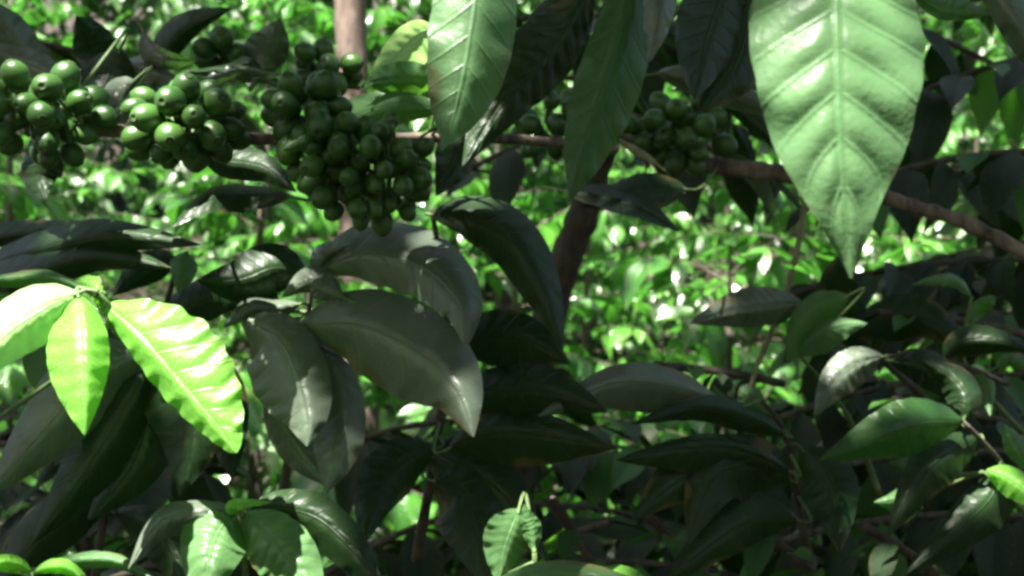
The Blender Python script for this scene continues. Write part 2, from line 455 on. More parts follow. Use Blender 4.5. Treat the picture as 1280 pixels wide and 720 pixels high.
# far wooded slope: one mass nobody could count
def far_wood():
    n = 42000
    x = rng.uniform(-10, 10, n); u = rng.random(n)
    y = 8.2 + rng.random(n) * 3.5 + 1.5 * np.sin(x * 1.1)
    z = u ** 0.8 * 7.5 + (y - 8) * 0.3
    bump = 0.8 * np.sin(x * 2.1 + z * 1.3) + 0.6 * np.sin(x * 4.3 - z * 2.2)
    y = y + bump * 0.6
    pos = np.stack([x, y, z], 1)
    d = np.stack([rng.normal(0, .7, n), rng.normal(-.5, .5, n), rng.uniform(-1.2, 0.2, n)], 1)
    nn = np.stack([rng.normal(0, .4, n), rng.normal(-.4, .4, n), np.ones(n)], 1)
    o = scatter('undergrowth', pos, d, nn, rng.uniform(.2, .34, n), M_far, None, TF)
    tag(o, 'distant sunlit wood covering the slope behind all the shrubs', 'wood', kind='stuff')
far_wood()

# low shaded ground cover under the shrubs
def cover():
    n = 16000
    x = rng.uniform(-5, 5, n); y = rng.uniform(1.2, 9, n)
    z = np.array([ground_z(a, b) for a, b in zip(x, y)]) + rng.uniform(0.0, 0.35, n)
    d = np.stack([rng.normal(0, 1, n), rng.normal(0, 1, n), rng.uniform(-.3, .8, n)], 1)
    nn = np.stack([rng.normal(0, .4, n), rng.normal(0, .4, n), np.ones(n)], 1)
    o = scatter('ground_cover', np.stack([x, y, z], 1), d, nn, rng.uniform(.07, .13, n), M_shade, None, TF)
    tag(o, 'low leafy ground cover in the shade under the shrubs', 'ground cover', kind='stuff')
cover()

# ------------------------------------------------------------------ shade tree (trunk seen, crown added overhead for shade)
LIT = []     # (point, radius): holes cut in the crown so sun reaches the point
def lit(px, py, d, r): LIT.append((at(px, py, d), r))
def shade_tree():
    x0, y0 = (443 - 640) / F * 3.4, 3.4
    root = thing('shade_tree', (x0, y0, 0), 'shade tree with a pale reddish brown trunk at the top, left of centre, its unseen crown added for shade', 'tree')
    tube('trunk', [Vector((x0 + .03, y0, -0.05)), Vector((x0 + .01, y0, 1.4)), Vector((x0 - .01, y0, 2.2)), Vector((x0 - 0.02, y0 - .05, 3.2)), Vector((x0 - .02, y0 - .2, 4.6))], [0.085, 0.064, 0.058, 0.055, 0.04], M_trunk, root, seg=16, n=60, rough=0.03)
    tw = []
    for (ex, ey, ez) in ((-1.1, 2.0, 4.2), (0.3, 1.6, 4.3), (1.4, 1.7, 4.1), (2.3, 2.4, 4.3), (-0.2, 1.2, 3.9)):
        a = Vector((x0 - .02, y0 - .05, 3.3)); b = Vector((ex, ey, ez)); m = (a + b) / 2 + Vector((0, 0, 0.35))
        pts = [Vector(catmull([tuple(a), tuple(m), tuple(b)], i / 14)) for i in range(15)]
        tw.append((pts, 0.035, 0.012))
    joined_tubes('limb', tw, M_trunk, root, seg=8)
    # crown: a loose unseen slab of foliage added to block sun and sky
    n, n2 = 20000, 48000
    z = rng.uniform(3.3, 4.1, n + n2)
    k = (z - CZ) / S.z
    tx = np.concatenate([rng.uniform(-1.5, 2.0, n), rng.uniform(-5.0, 4.0, n2)]); ty = np.concatenate([rng.uniform(-0.3, 2.3, n), rng.uniform(-6.5, 1.6, n2)])
    # sparse clumped foliage added over the shrubs behind, so that they are dappled
    n3 = 19000
    cx = rng.uniform(-6, 7, 600); cy = rng.uniform(2.2, 9.5, 600); pick = rng.integers(0, 600, n3)
    z = np.concatenate([z, rng.uniform(4.6, 5.4, n3)]); k = (z - CZ) / S.z
    tx = np.concatenate([tx, cx[pick] + rng.normal(0, .16, n3)]); ty = np.concatenate([ty, cy[pick] + rng.normal(0, .16, n3)])
    n += n2 + n3
    x = tx + S.x * k; y = ty + S.y * k
    pos = np.stack([x, y, z], 1)
    keep = np.ones(n, bool)
    s = np.array(S)
    d = np.stack([rng.normal(0, .8, n), rng.normal(0, .8, n), rng.uniform(-.8, .1, n)], 1)
    size = rng.uniform(.08, .14, n)
    cen = pos + d / np.linalg.norm(d, axis=1, keepdims=True) * (size * 0.5)[:, None]
    for p, r in LIT:
        v = cen - np.array(p)
        dist = np.linalg.norm(v - (v @ s)[:, None] * s[None], axis=1)
        keep &= dist > r + size * 0.16
    nn = np.stack([rng.normal(0, .35, n), rng.normal(0, .35, n), np.ones(n)], 1)
    scatter('crown', pos[keep], d[keep], nn[keep], size[keep], M_can, root, TF)

# ------------------------------------------------------------------ cherries
def uv_ball(nu=14, nvv=9, r=0.5):
    V = []
    for i in range(nvv + 1):
        th = math.pi * i / nvv
        for j in range(nu):
            a = 2 * math.pi * j / nu
            rr = r * math.sin(th)
            z = -r * math.cos(th) * 1.1
            # slight flattening and a small navel at the tip
            if i == nvv: z = r * 1.02; rr = 0.02 * r
            if i == nvv - 1: z = r * 1.07
            V.append((rr * math.cos(a) * 0.98, rr * math.sin(a), z))
    Q = [(i * nu + j, i * nu + (j + 1) % nu, (i + 1) * nu + (j + 1) % nu, (i + 1) * nu + j) for i in range(nvv) for j in range(nu)]
    return mesh_np('cherry', V, Q, [(0, 0)] * len(V))
def navel():
    # ring scar at the free end of the fruit
    V = []; nu = 10
    for (rr, z) in ((0.04, 0.515), (0.09, 0.53), (0.13, 0.555), (0.16, 0.535), (0.175, 0.48)):
        for j in range(nu):
            a = 2 * math.pi * j / nu; V.append((rr * math.cos(a), rr * math.sin(a), z))
    Q = [(i * nu + j, i * nu + (j + 1) % nu, (i + 1) * nu + (j + 1) % nu, (i + 1) * nu + j) for i in range(4) for j in range(nu)]
    return V, Q
def cherry_mesh():
    b = uv_ball(18, 12); V = [tuple(v.co) for v in b.vertices]; Q = [tuple(p.vertices) for p in b.polygons]; nq = len(Q)
    V2, Q2 = navel(); Q += [tuple(i + len(V) for i in q) for q in Q2]; V += V2
    bpy.data.meshes.remove(b)
    me = mesh_np('cherry', V, Q, [(0, 0)] * len(V))
    me.materials.append(M_cherry); me.materials.append(M_tip)
    for i in range(nq, len(Q)): me.polygons[i].material_index = 1
    return me
CH = cherry_mesh()
def cluster(parent, cx, cy, d, hx, hy, n, dia=0.0128, seed=0, hd=0.03, core=None):
    rs = random.Random(seed)
    c = at(cx, cy, d)
    R3 = Vector((hx * d / F, hd, hy * d / F))
    pts = []; tries = 0
    while len(pts) < n and tries < 9000:
        tries += 1
        v = Vector((rs.uniform(-1, 1), rs.uniform(-1, 0.6), rs.uniform(-1, 1)))
        if v.length > 1 or v.length < 0.3: continue
        p = c + Vector((v.x * R3.x, v.y * R3.y, v.z * R3.z))
        if all((p - q).length > dia * 0.93 for q in pts): pts.append(p)
    # stalks
    k = core or [c - Vector((R3.x * .6, 0, 0)), c + Vector((R3.x * .6, 0, 0))]
    lst = []
    for p in pts:
        t = rs.random(); b = Vector(k[0]).lerp(Vector(k[-1]), min(1, max(0, (p.x - k[0].x) / ((k[-1].x - k[0].x) or 1) if abs(k[-1].x - k[0].x) > 1e-4 else t)))
        lst.append(([tuple(b), tuple(b.lerp(p, .5) + Vector((0, 0, .001))), tuple(p)], 0.0014, 0.0009))
    root = joined_tubes('cherry_cluster', lst, M_twig, parent, seg=5)
    for p in pts:
        o = bpy.data.objects.new('cherry', CH)
        col.objects.link(o)
        o.parent = root
        o.location = p
        out = (p - c).normalized() + Vector((rs.uniform(-.3, .3), rs.uniform(-.5, .2), rs.uniform(-.5, .1)))
        o.rotation_euler = out.to_track_quat('Z', 'Y').to_euler()
        s = dia * rs.uniform(0.8, 1.16); o.scale = (s * rs.uniform(.93, 1.03), s * rs.uniform(.93, 1.03), s * rs.uniform(.98, 1.12))
    return root

# ================================================================== the near things
def T(name, loc, label, cat, group=None): return thing(name, at(*loc), label, cat, group)

# --- fruiting branch running left to right
D0 = 0.52
t = T('fruiting_branch', (-40, 150, .56), 'reddish brown branch with four bunches of green cherries, running in from the left edge', 'fruiting branch')
ptube('stem', [(-120, 150, .58), (0, 153, .55), (130, 162, .54), (260, 172, .54), (390, 174, .55), (520, 172, .58), (640, 174, .62), (770, 186, .68)], [10, 9.5, 9, 8, 7, 6.5, 6.5, 6], M_branch, t, n=60, rough=.05)
for (cx, cy, hx, hy, n, sd, hd) in ((62, 145, 62, 56, 30, 1, .035), (232, 160, 66, 52, 32, 2, .035), (390, 150, 54, 48, 22, 3, .03), (458, 214, 88, 66, 62, 4, .04)):
    cluster(t, cx, cy, D0, hx, hy, n, seed=sd, hd=hd, dia={1: .0148, 2: .0146, 3: .0138, 4: .0118}[sd])
hero_leaf(t, [(545, 35, .56), (520, 45, .55), (490, 75, .54), (455, 112, .52)], 22, 34, M_sunlit, -.01, .02, seed=5)
hero_leaf(t, [(560, 105, .55), (520, 98, .54), (480, 100, .53), (448, 108, .52)], 22, 20, M_mid, .0, .01)
hero_leaf(t, [(560, 135, .54), (480, 135, .53), (400, 165, .50), (352, 188, .49)], 24, 28, M_mid, .01, .012, seed=8)
hero_leaf(t, [(368, 245, .52), (310, 246, .52), (262, 250, .50), (215, 284, .49)], 16, 20, M_shade, .02, -.005)
hero_leaf(t, [(150, 60, .60), (140, 90, .60), (125, 120, .59), (122, 160, .58)], 36, 34, M_shade, .01, .012)
hero_leaf(t, [(170, 100, .57), (150, 115, .57), (130, 150, .56), (90, 170, .55)], 20, 26, M_sheen, .01, .012)
hero_leaf(t, [(40, 170, .56), (52, 200, .55), (50, 225, .55), (58, 250, .54)], 26, 28, M_shade, .01, .01)
hero_leaf(t, [(600, 165, .54), (575, 185, .54), (565, 210, .53), (545, 245, .52)], 28, 26, M_shade, .01, .01)
hero_leaf(t, [(-30, 60, .60), (20, 75, .60), (60, 90, .59), (105, 118, .58)], 26, 20, M_sheen, .015, .01)
hero_leaf(t, [(250, 180, .58), (280, 200, .58), (330, 210, .57), (370, 240, .56)], 22, 22, M_shade, .01, .01)

# --- thin branch above it
t = T('leafy_branch', (100, 95, .66), 'thin greenish branch with grey curled leaves and small dark fruits above the reddish fruiting branch', 'leafy branch')
ptube('stem', [(-60, 88, .68), (90, 94, .66), (200, 98, .66), (330, 101, .67), (450, 106, .68)], [4, 4, 3.5, 3.5, 6], M_twig, t, n=40)
for (cx, cy, hx, hy, n, sd) in ((408, 86, 36, 26, 9, 11), (282, 66, 30, 24, 7, 12)):
    cluster(t, cx, cy, .66, hx, hy, n, seed=sd, hd=.025, dia=.0165)
hero_leaf(t, [(178, 38, .62), (192, 62, .61), (214, 72, .60), (245, 76, .60)], 20, 8, M_sheen, .025, -.01)
hero_leaf(t, [(335, 92, .62), (300, 88, .62), (270, 96, .61), (240, 104, .60)], 8, 16, M_sheen, .0, .02)
hero_leaf(t, [(318, 100, .65), (330, 72, .65), (342, 50, .64), (350, 22, .63)], 26, 30, M_sheen, .01, .01)
hero_leaf(t, [(140, 100, .64), (170, 80, .63), (200, 92, .62), (240, 110, .61)], 22, 10, M_sheen, .01, .02)
hero_leaf(t, [(330, 96, .63), (310, 80, .62), (285, 88, .62), (225, 92, .60)], 10, 14, M_shade, .01, .02)
hero_leaf(t, [(115, 95, .66), (118, 70, .66), (110, 45, .65), (95, 20, .64)], 30, 26, M_shade, .01, .01)
hero_leaf(t, [(60, 90, .66), (30, 70, .65), (0, 30, .64), (-20, 0, .63)], 30, 26, M_sheen, .01, .01)
hero_leaf(t, [(200, 98, .66), (210, 60, .66), (240, 30, .65), (290, 10, .64)], 18, 22, M_shade, .01, .01)
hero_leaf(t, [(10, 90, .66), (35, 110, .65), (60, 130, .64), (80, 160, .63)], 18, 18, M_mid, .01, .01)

# --- big hanging leaf
t = T('hanging_twig', (1048, -190, .32), 'very large bright green leaf hanging tip down at the upper right, nearest the camera', 'leaf')
ptube('stem', [(1180, -300, .34), (1110, -240, .33), (1048, -190, .32), (960, -150, .32)], [7, 6, 5, 3], M_twig, t)
BP = [(0, 0, 0), (.06, .12, .12), (.15, .42, .42), (.27, .84, .76), (.37, .95, .86), (.46, 1, .98), (.57, .93, .97), (.66, .84, .86), (.75, .68, .72), (.82, .45, .47), (.87, .29, .31), (.92, .155, .165), (.96, .06, .06), (.98, .03, .03), (1, .012, .012)]
BP_old = [(0, 0, 0), (.06, .12, .12), (.15, .42, .42), (.28, .88, .82), (.38, 1.0, .97), (.46, .98, 1.0), (.56, .88, .96), (.66, .74, .82), (.75, .56, .60), (.83, .36, .38), (.90, .18, .20), (.95, .08, .08), (.975, .035, .03), (1, .015, .015)]
hero_leaf(t, [(1040, -170, .330), (1045, -60, .310), (1047, 60, .298), (1052, 200, .296), (1064, 348, .302)], 112, 110, M_big, .012, .010, ripple=.0026, wave=.0016, wk=4, scallop=.03, nv=10, NT=90, NS=14, prof=BP, label='large bright green leaf with pale curved veins')
hero_leaf(t, [(985, -155, .31), (930, -140, .30), (860, -130, .29), (780, -120, .28)], 50, 50, M_big, .01, .01)

# --- twig with hanging leaves top centre
t = T('hanging_twig', (600, -140, .40), 'bright green narrow leaf hanging from the top edge, left of the dark hanging leaves', 'leaf')
ptube('stem', [(480, -200, .42), (560, -160, .41), (620, -140, .40), (700, -120, .40)], [5, 5, 4, 3], M_twig, t)
hero_leaf(t, [(608, -130, .40), (597, -20, .385), (582, 80, .38), (566, 150, .38), (552, 188, .375)], 54, 56, M_big, .004, .016, wk=5, nv=9, NT=60,
          prof=[(0, 0, 0), (.1, .4, .4), (.25, .95, .9), (.4, 1, 1), (.55, .85, .9), (.65, .7, .72), (.75, .5, .5), (.86, .22, .25), (.92, .07, .07), (1, .02, .02)])
t = T('hanging_twig', (740, -60, .44), 'dark twig with a ribbed purplish grey leaf behind the narrow bright hanging leaf', 'leaf')
ptube('stem', [(840, -90, .46), (780, -50, .45), (735, -10, .44)], [5, 4, 3], M_bark, t)
hero_leaf(t, [(735, -10, .44), (690, 60, .44), (635, 120, .43), (578, 208, .42)], 50, 38, M_shade, .012, .01, ripple=.0022, nv=12, NT=70)
hero_leaf(t, [(740, -20, .45), (700, 20, .45), (672, 60, .44), (650, 125, .44)], 30, 50, M_shade, .012, .01)
t = T('hanging_twig', (800, -60, .37), 'dark green long leaf hanging straight down left of the brown stem top', 'leaf')
ptube('stem', [(900, -120, .40), (850, -90, .39), (800, -60, .37)], [5, 5, 4], M_twig, t)
hero_leaf(t, [(800, -60, .385), (772, 60, .37), (738, 165, .365), (712, 252, .36)], 40, 44, M_deep, .008, .016, NT=60)
hero_leaf(t, [(830, -80, .37), (828, -20, .365), (822, 30, .36), (812, 78, .36)], 22, 20, M_sheen, .008, .01)
t = T('hanging_twig', (940, -50, .48), 'nearly black broad leaves hanging between the dark green leaf and the big bright leaf', 'leaf')
ptube('stem', [(1000, -90, .48), (940, -50, .48), (880, -30, .48)], [5, 4, 3], M_bark, t)
hero_leaf(t, [(925, -50, .50), (900, 0, .49), (880, 60, .48), (868, 125, .47)], 45, 48, M_shade, -.01, .02, seed=3)
hero_leaf(t, [(960, -50, .50), (940, 20, .50), (915, 90, .49), (872, 140, .48)], 40, 40, M_shade, .01, .01)
hero_leaf(t, [(820, 90, .56), (870, 100, .55), (920, 120, .54), (990, 150, .53)], 22, 22, M_sheen, .02, .012)
t = T('hanging_twig', (1225, -50, .38), 'blue grey leaf poking in at the top right corner', 'leaf')
ptube('stem', [(1300, -90, .4), (1225, -50, .38), (1180, -30, .38)], [5, 4, 3], M_twig, t)
hero_leaf(t, [(1215, -45, .38), (1262, 10, .37), (1300, 70, .37), (1330, 130, .37)], 28, 40, M_sheen, .01, .01)
hero_leaf(t, [(1130, -30, .42), (1165, 5, .42), (1200, 15, .41), (1238, 18, .40)], 14, 22, M_mid, .01, .01)

# --- upright stem with right fruiting branch
t = T('coffee_tree', (690, 380, .86), 'upright brown stem in the middle whose fruiting branch reaches the right edge', 'coffee tree')
ptube('stem', [(640, 620, .98), (668, 470, .92), (702, 340, .87), (728, 270, .85), (752, 190, .84), (775, 120, .84), (800, 20, .85), (820, -80, .88)], [22, 21, 20, 19, 17, 16, 15, 13], M_bark, t, n=70, rough=.04, seg=14)
ptube('branch', [(760, 160, .84), (820, 190, .82), (890, 207, .80), (970, 216, .78), (1060, 232, .77), (1135, 256, .76), (1205, 278, .74), (1300, 325, .72)], [11, 10, 11, 11, 10, 10, 9, 9], M_branch, t, n=70, rough=.07, seg=12)
for (cx, cy, d, hx, hy, n, sd) in ((690, 158, .80, 52, 44, 14, 21), (850, 165, .78, 72, 44, 22, 22), (745, 170, .83, 30, 40, 8, 24)):
    cluster(t, cx, cy, d, hx, hy, n, seed=sd, hd=.035, dia=.018)
hero_leaf(t, [(770, 172, .76), (790, 186, .75), (810, 198, .74), (832, 214, .73)], 5, 6, M_tan, .004, .004, name='dry_bract', label='thin dried grey brown sheath')
hero_leaf(t, [(700, 238, .70), (760, 250, .69), (800, 262, .68), (850, 290, .66)], 14, 22, M_shade, -.012, .03)
hero_leaf(t, [(860, 236, .72), (820, 240, .71), (780, 246, .70), (728, 258, .69)], 26, 24, M_shade, .02, .0)
hero_leaf(t, [(900, 120, .76), (930, 140, .76), (960, 165, .75), (990, 185, .74)], 14, 18, M_shade, .01, .01)

# --- arching dark leaf and the dark group under it
t = T('leafy_branch', (600, 500, .62), 'dark branch with one long arching leaf like a sickle in the centre of the photo', 'leafy branch')
ptube('stem', [(520, 700, .70), (545, 560, .66), (560, 430, .62), (550, 330, .60), (540, 262, .58)], [7, 6, 5, 4, 3], M_bark, t)
hero_leaf(t, [(535, 268, .58), (588, 272, .565), (640, 302, .55), (680, 370, .54), (704, 440, .535)], 34, 36, M_shade, .018, .022, ripple=.0016, NT=64, label='long dark leaf arched over like a sickle')
hero_leaf(t, [(560, 430, .62), (610, 420, .60), (660, 425, .585), (712, 455, .57)], 40, 34, M_shade, .015, .01)
hero_leaf(t, [(556, 500, .63), (620, 490, .60), (690, 490, .58), (760, 515, .57)], 36, 34, M_shade, .012, .012)
hero_leaf(t, [(560, 560, .62), (620, 540, .60), (690, 545, .58), (770, 560, .57)], 44, 30, M_shade, .012, .012)
hero_leaf(t, [(545, 560, .64), (500, 580, .62), (470, 620, .60), (455, 680, .58)], 36, 34, M_shade, .012, .012)
hero_leaf(t, [(540, 600, .64), (580, 620, .62), (600, 670, .60), (610, 740, .58)], 50, 40, M_shade, .012, .012)
hero_leaf(t, [(535, 560, .66), (575, 580, .64), (630, 620, .62), (680, 700, .60)], 46, 40, M_shade, .012, .012)

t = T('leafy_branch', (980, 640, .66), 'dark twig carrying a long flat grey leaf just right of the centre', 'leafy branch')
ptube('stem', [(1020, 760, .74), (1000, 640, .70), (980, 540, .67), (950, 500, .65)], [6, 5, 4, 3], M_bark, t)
hero_leaf(t, [(905, 505, .64), (830, 480, .62), (760, 480, .60), (672, 520, .57)], 24, 40, M_sheen, .012, .018, NT=60, label='long flat slate grey leaf')
hero_leaf(t, [(985, 545, .66), (930, 520, .64), (870, 508, .62), (790, 530, .60)], 16, 22, M_shade, .01, .01)
hero_leaf(t, [(990, 590, .66), (920, 560, .64), (850, 560, .62), (770, 575, .60)], 16, 36, M_shade, .01, .01, ripple=.002)
hero_leaf(t, [(975, 560, .67), (910, 580, .65), (850, 600, .63), (790, 650, .61)], 40, 36, M_shade, .01, .01)
hero_leaf(t, [(990, 600, .67), (940, 580, .65), (890, 600, .63), (860, 680, .61)], 40, 46, M_shade, .01, .01)
hero_leaf(t, [(1000, 650, .67), (940, 650, .65), (890, 680, .63), (830, 730, .61)], 36, 30, M_shade, .01, .01)
hero_leaf(t, [(1000, 560, .67), (1030, 590, .66), (1045, 630, .65), (1050, 690, .63)], 42, 34, M_shade, .01, .01)

# --- grey ribbed leaf right of centre
t = T('leafy_branch', (1010, 400, .80), 'small ribbed grey leaf just below and left of the big leaf tip', 'leafy branch')
ptube('stem', [(1180, 520, .9), (1090, 440, .85), (1000, 378, .8)], [5, 4, 3], M_bark, t)
hero_leaf(t, [(1005, 378, .80), (960, 382, .78), (915, 388, .77), (862, 404, .75)], 26, 26, M_sheen, .01, .015, ripple=.003, nv=12)
hero_leaf(t, [(1090, 440, .84), (1060, 400, .82), (1050, 350, .8), (1070, 310, .78)], 26, 30, M_shade, .01, .01)
hero_leaf(t, [(1060, 420, .83), (1110, 400, .82), (1160, 400, .80), (1215, 440, .78)], 30, 30, M_shade, .01, .01)

# --- big grey spray left of centre
t = T('leafy_branch', (385, 400, .62), 'spray of large glossy grey green leaves with sunlit white tips, left of centre', 'leafy branch')
ptube('stem', [(330, 800, .72), (350, 640, .68), (372, 500, .65), (384, 400, .61), (392, 340, .60)], [7, 6, 5, 4, 3], M_bark, t)
hero_leaf(t, [(392, 342, .60), (450, 318, .585), (525, 332, .565), (575, 380, .55), (582, 436, .545)], 40, 46, M_sheen, .006, .03, NT=60)
hero_leaf(t, [(370, 408, .585), (445, 405, .56), (520, 440, .535), (570, 485, .52), (592, 546, .51)], 62, 56, M_sheen, .02, .026, NT=70, ripple=.0014)
hero_leaf(t, [(300, 400, .58), (345, 420, .565), (372, 470, .55), (385, 520, .54), (384, 558, .535)], 58, 40, M_sheen, .018, .016, NT=60)
hero_leaf(t, [(388, 420, .60), (418, 470, .585), (428, 530, .57), (420, 580, .56), (408, 616, .555)], 40, 30, M_sheen, .014, .01, NT=60)
hero_leaf(t, [(330, 500, .60), (355, 540, .59), (380, 575, .58), (412, 608, .57)], 22, 26, M_sheen, .01, .01)
hero_leaf(t, [(385, 345, .61), (345, 335, .60), (300, 350, .59), (245, 350, .585)], 34, 38, M_shade, .012, .018)
hero_leaf(t, [(375, 380, .60), (340, 385, .59), (310, 385, .58), (278, 410, .57)], 14, 20, M_sheen, .02, .012)
hero_leaf(t, [(430, 372, .575), (405, 360, .58), (385, 352, .585), (352, 372, .59)], 22, 18, M_sheen, .01, .01)
hero_leaf(t, [(392, 345, .60), (402, 325, .59), (412, 315, .59), (440, 305, .58)], 10, 16, M_sheen, .01, .01)

# --- bright yellow green shoot at left
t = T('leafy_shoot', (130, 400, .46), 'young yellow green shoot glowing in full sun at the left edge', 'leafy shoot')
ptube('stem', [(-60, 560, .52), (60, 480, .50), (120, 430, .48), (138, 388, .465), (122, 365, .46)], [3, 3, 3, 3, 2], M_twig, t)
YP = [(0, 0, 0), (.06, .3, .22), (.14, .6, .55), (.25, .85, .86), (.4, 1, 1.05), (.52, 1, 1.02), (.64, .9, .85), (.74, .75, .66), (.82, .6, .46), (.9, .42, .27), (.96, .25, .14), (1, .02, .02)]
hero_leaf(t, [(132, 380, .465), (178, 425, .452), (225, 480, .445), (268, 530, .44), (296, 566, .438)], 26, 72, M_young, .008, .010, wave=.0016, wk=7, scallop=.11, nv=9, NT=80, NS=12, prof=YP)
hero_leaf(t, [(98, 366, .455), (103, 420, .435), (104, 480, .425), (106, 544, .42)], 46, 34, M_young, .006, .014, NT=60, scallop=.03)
hero_leaf(t, [(100, 366, .455), (50, 388, .44), (0, 425, .43), (-60, 500, .42)], 36, 40, M_sunlit, .01, .012, NT=60)
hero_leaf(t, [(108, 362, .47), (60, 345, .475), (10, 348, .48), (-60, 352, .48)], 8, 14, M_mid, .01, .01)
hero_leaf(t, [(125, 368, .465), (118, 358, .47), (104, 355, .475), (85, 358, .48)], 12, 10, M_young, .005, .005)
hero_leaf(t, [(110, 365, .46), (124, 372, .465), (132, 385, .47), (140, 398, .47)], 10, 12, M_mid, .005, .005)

# --- dark flat leaves above the shoot
t = T('leafy_branch', (-60, 340, .60), 'dark green twig with two broad flat leaves spread above the yellow green shoot', 'leafy branch')
ptube('stem', [(-160, 420, .64), (-80, 370, .62), (-30, 335, .60)], [5, 4, 3], M_bark, t)
hero_leaf(t, [(-40, 340, .60), (50, 312, .56), (140, 294, .54), (252, 306, .53)], 28, 24, M_shade, .012, .02, NT=60)
hero_leaf(t, [(-60, 350, .59), (20, 345, .555), (120, 320, .54), (215, 335, .53)], 24, 26, M_shade, .012, .02, NT=60)
hero_leaf(t, [(-40, 330, .61), (-10, 300, .60), (50, 290, .59), (100, 276, .58)], 12, 18, M_shade, .012, .012)

# --- small pale hanging leaf between
t = T('leafy_branch', (240, 330, .66), 'small pale green leaf and shaded leaves just above the yellow green shoot', 'leafy branch')
ptube('stem', [(150, 560, .72), (190, 440, .69), (220, 340, .67), (235, 315, .66)], [5, 4, 3, 2], M_bark, t)
hero_leaf(t, [(232, 314, .66), (230, 328, .655), (228, 345, .65), (222, 366, .65)], 18, 18, M_big, .005, .006)
hero_leaf(t, [(225, 330, .67), (200, 330, .66), (170, 345, .65), (140, 370, .64)], 22, 20, M_shade, .01, .01)
hero_leaf(t, [(200, 400, .68), (240, 380, .67), (280, 370, .66), (330, 385, .65)], 28, 26, M_shade, .01, .01)
hero_leaf(t, [(190, 430, .69), (160, 410, .68), (150, 390, .67), (130, 370, .66)], 16, 20, M_mid, .01, .01)

# --- dark leaves lower left
t = T('leafy_branch', (170, 560, .56), 'large shaded grey leaves drooping at the lower left, under the yellow green shoot', 'leafy branch')
ptube('stem', [(110, 800, .62), (128, 660, .60), (160, 540, .58), (185, 440, .57)], [6, 5, 4, 3], M_bark, t)
hero_leaf(t, [(180, 440, .57), (120, 465, .55), (60, 530, .53), (-20, 625, .52)], 44, 52, M_sheen, .012, .02, NT=60)
hero_leaf(t, [(185, 460, .57), (150, 520, .555), (105, 590, .54), (40, 680, .53)], 38, 42, M_shade, .012, .02, NT=60)
hero_leaf(t, [(185, 445, .57), (225, 480, .555), (240, 540, .54), (225, 620, .53)], 56, 48, M_shade, .015, .012, NT=60)
hero_leaf(t, [(170, 500, .58), (180, 540, .57), (160, 590, .56), (110, 650, .55)], 40, 40, M_shade, .015, .012)
hero_leaf(t, [(250, 430, .60), (275, 480, .59), (285, 540, .58), (290, 600, .57)], 34, 30, M_shade, .015, .012)
hero_leaf(t, [(140, 620, .60), (90, 640, .58), (40, 680, .57), (0, 740, .56)], 34, 36, M_shade, .015, .012)
hero_leaf(t, [(140, 640, .60), (190, 660, .58), (220, 700, .57), (240, 760, .56)], 30, 30, M_shade, .015, .012)
t = T('leafy_shoot', (40, 740, .5), 'short bright green shoot just showing in the bottom left corner', 'leafy shoot')
ptube('stem', [(30, 860, .52), (35, 790, .5), (40, 715, .5)], 3, M_twig, t)
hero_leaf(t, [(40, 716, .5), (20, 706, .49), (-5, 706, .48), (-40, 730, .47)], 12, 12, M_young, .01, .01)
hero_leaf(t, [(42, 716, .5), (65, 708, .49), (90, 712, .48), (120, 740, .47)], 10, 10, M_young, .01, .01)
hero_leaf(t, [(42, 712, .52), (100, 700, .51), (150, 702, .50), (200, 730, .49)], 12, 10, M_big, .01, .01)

# --- bottom green shoot
t = T('leafy_shoot', (305, 660, .50), 'green shoot with ribbed spreading leaves around a yellow bud at the bottom, left of centre', 'leafy shoot')
ptube('stem', [(310, 860, .56), (308, 740, .53), (303, 645, .50)], [4, 4, 3], M_twig, t)
hero_leaf(t, [(295, 640, .50), (275, 662, .485), (262, 700, .47), (252, 775, .46)], 44, 42, M_mid, .01, .01, ripple=.0022, nv=11, NT=60)
hero_leaf(t, [(305, 640, .50), (338, 672, .48), (372, 715, .47), (400, 790, .46)], 42, 40, M_mid, .01, .01, ripple=.0022, nv=11, NT=60)
hero_leaf(t, [(298, 636, .50), (250, 640, .49), (200, 652, .48), (160, 712, .47)], 16, 28, M_sheen, .02, .01, ripple=.002, NT=50)
hero_leaf(t, [(308, 636, .51), (350, 636, .50), (400, 650, .49), (450, 700, .48), (470, 740, .475)], 34, 30, M_shade, .012, .012, ripple=.002, NT=50)
hero_leaf(t, [(300, 642, .50), (290, 636, .49), (300, 630, .485), (340, 628, .48)], 9, 9, M_young, .003, .003, petiole=False, label='small yellow green bud leaf')

# --- bottom centre two tone leaf
t = T('leafy_shoot', (650, 740, .52), 'upright green leaf with one white sunlit half at the bottom, right of the black gap', 'leafy shoot')
ptube('stem', [(690, 900, .56), (675, 800, .54), (668, 690, .52)], [4, 4, 3], M_twig, t)
hero_leaf(t, [(650, 635, .53), (640, 660, .52), (630, 690, .515), (622, 730, .51)], 32, 28, M_mid, -.004, .02, NT=50)
hero_leaf(t, [(668, 690, .52), (665, 665, .52), (660, 650, .52), (655, 630, .52)], 14, 14, M_mid, .01, .01)
hero_leaf(t, [(600, 740, .50), (670, 722, .48), (740, 722, .47), (830, 740, .46)], 20, 20, M_mid, .01, .01)
hero_leaf(t, [(720, 740, .50), (755, 722, .49), (790, 722, .48), (820, 740, .47)], 12, 14, M_young, .01, .01)

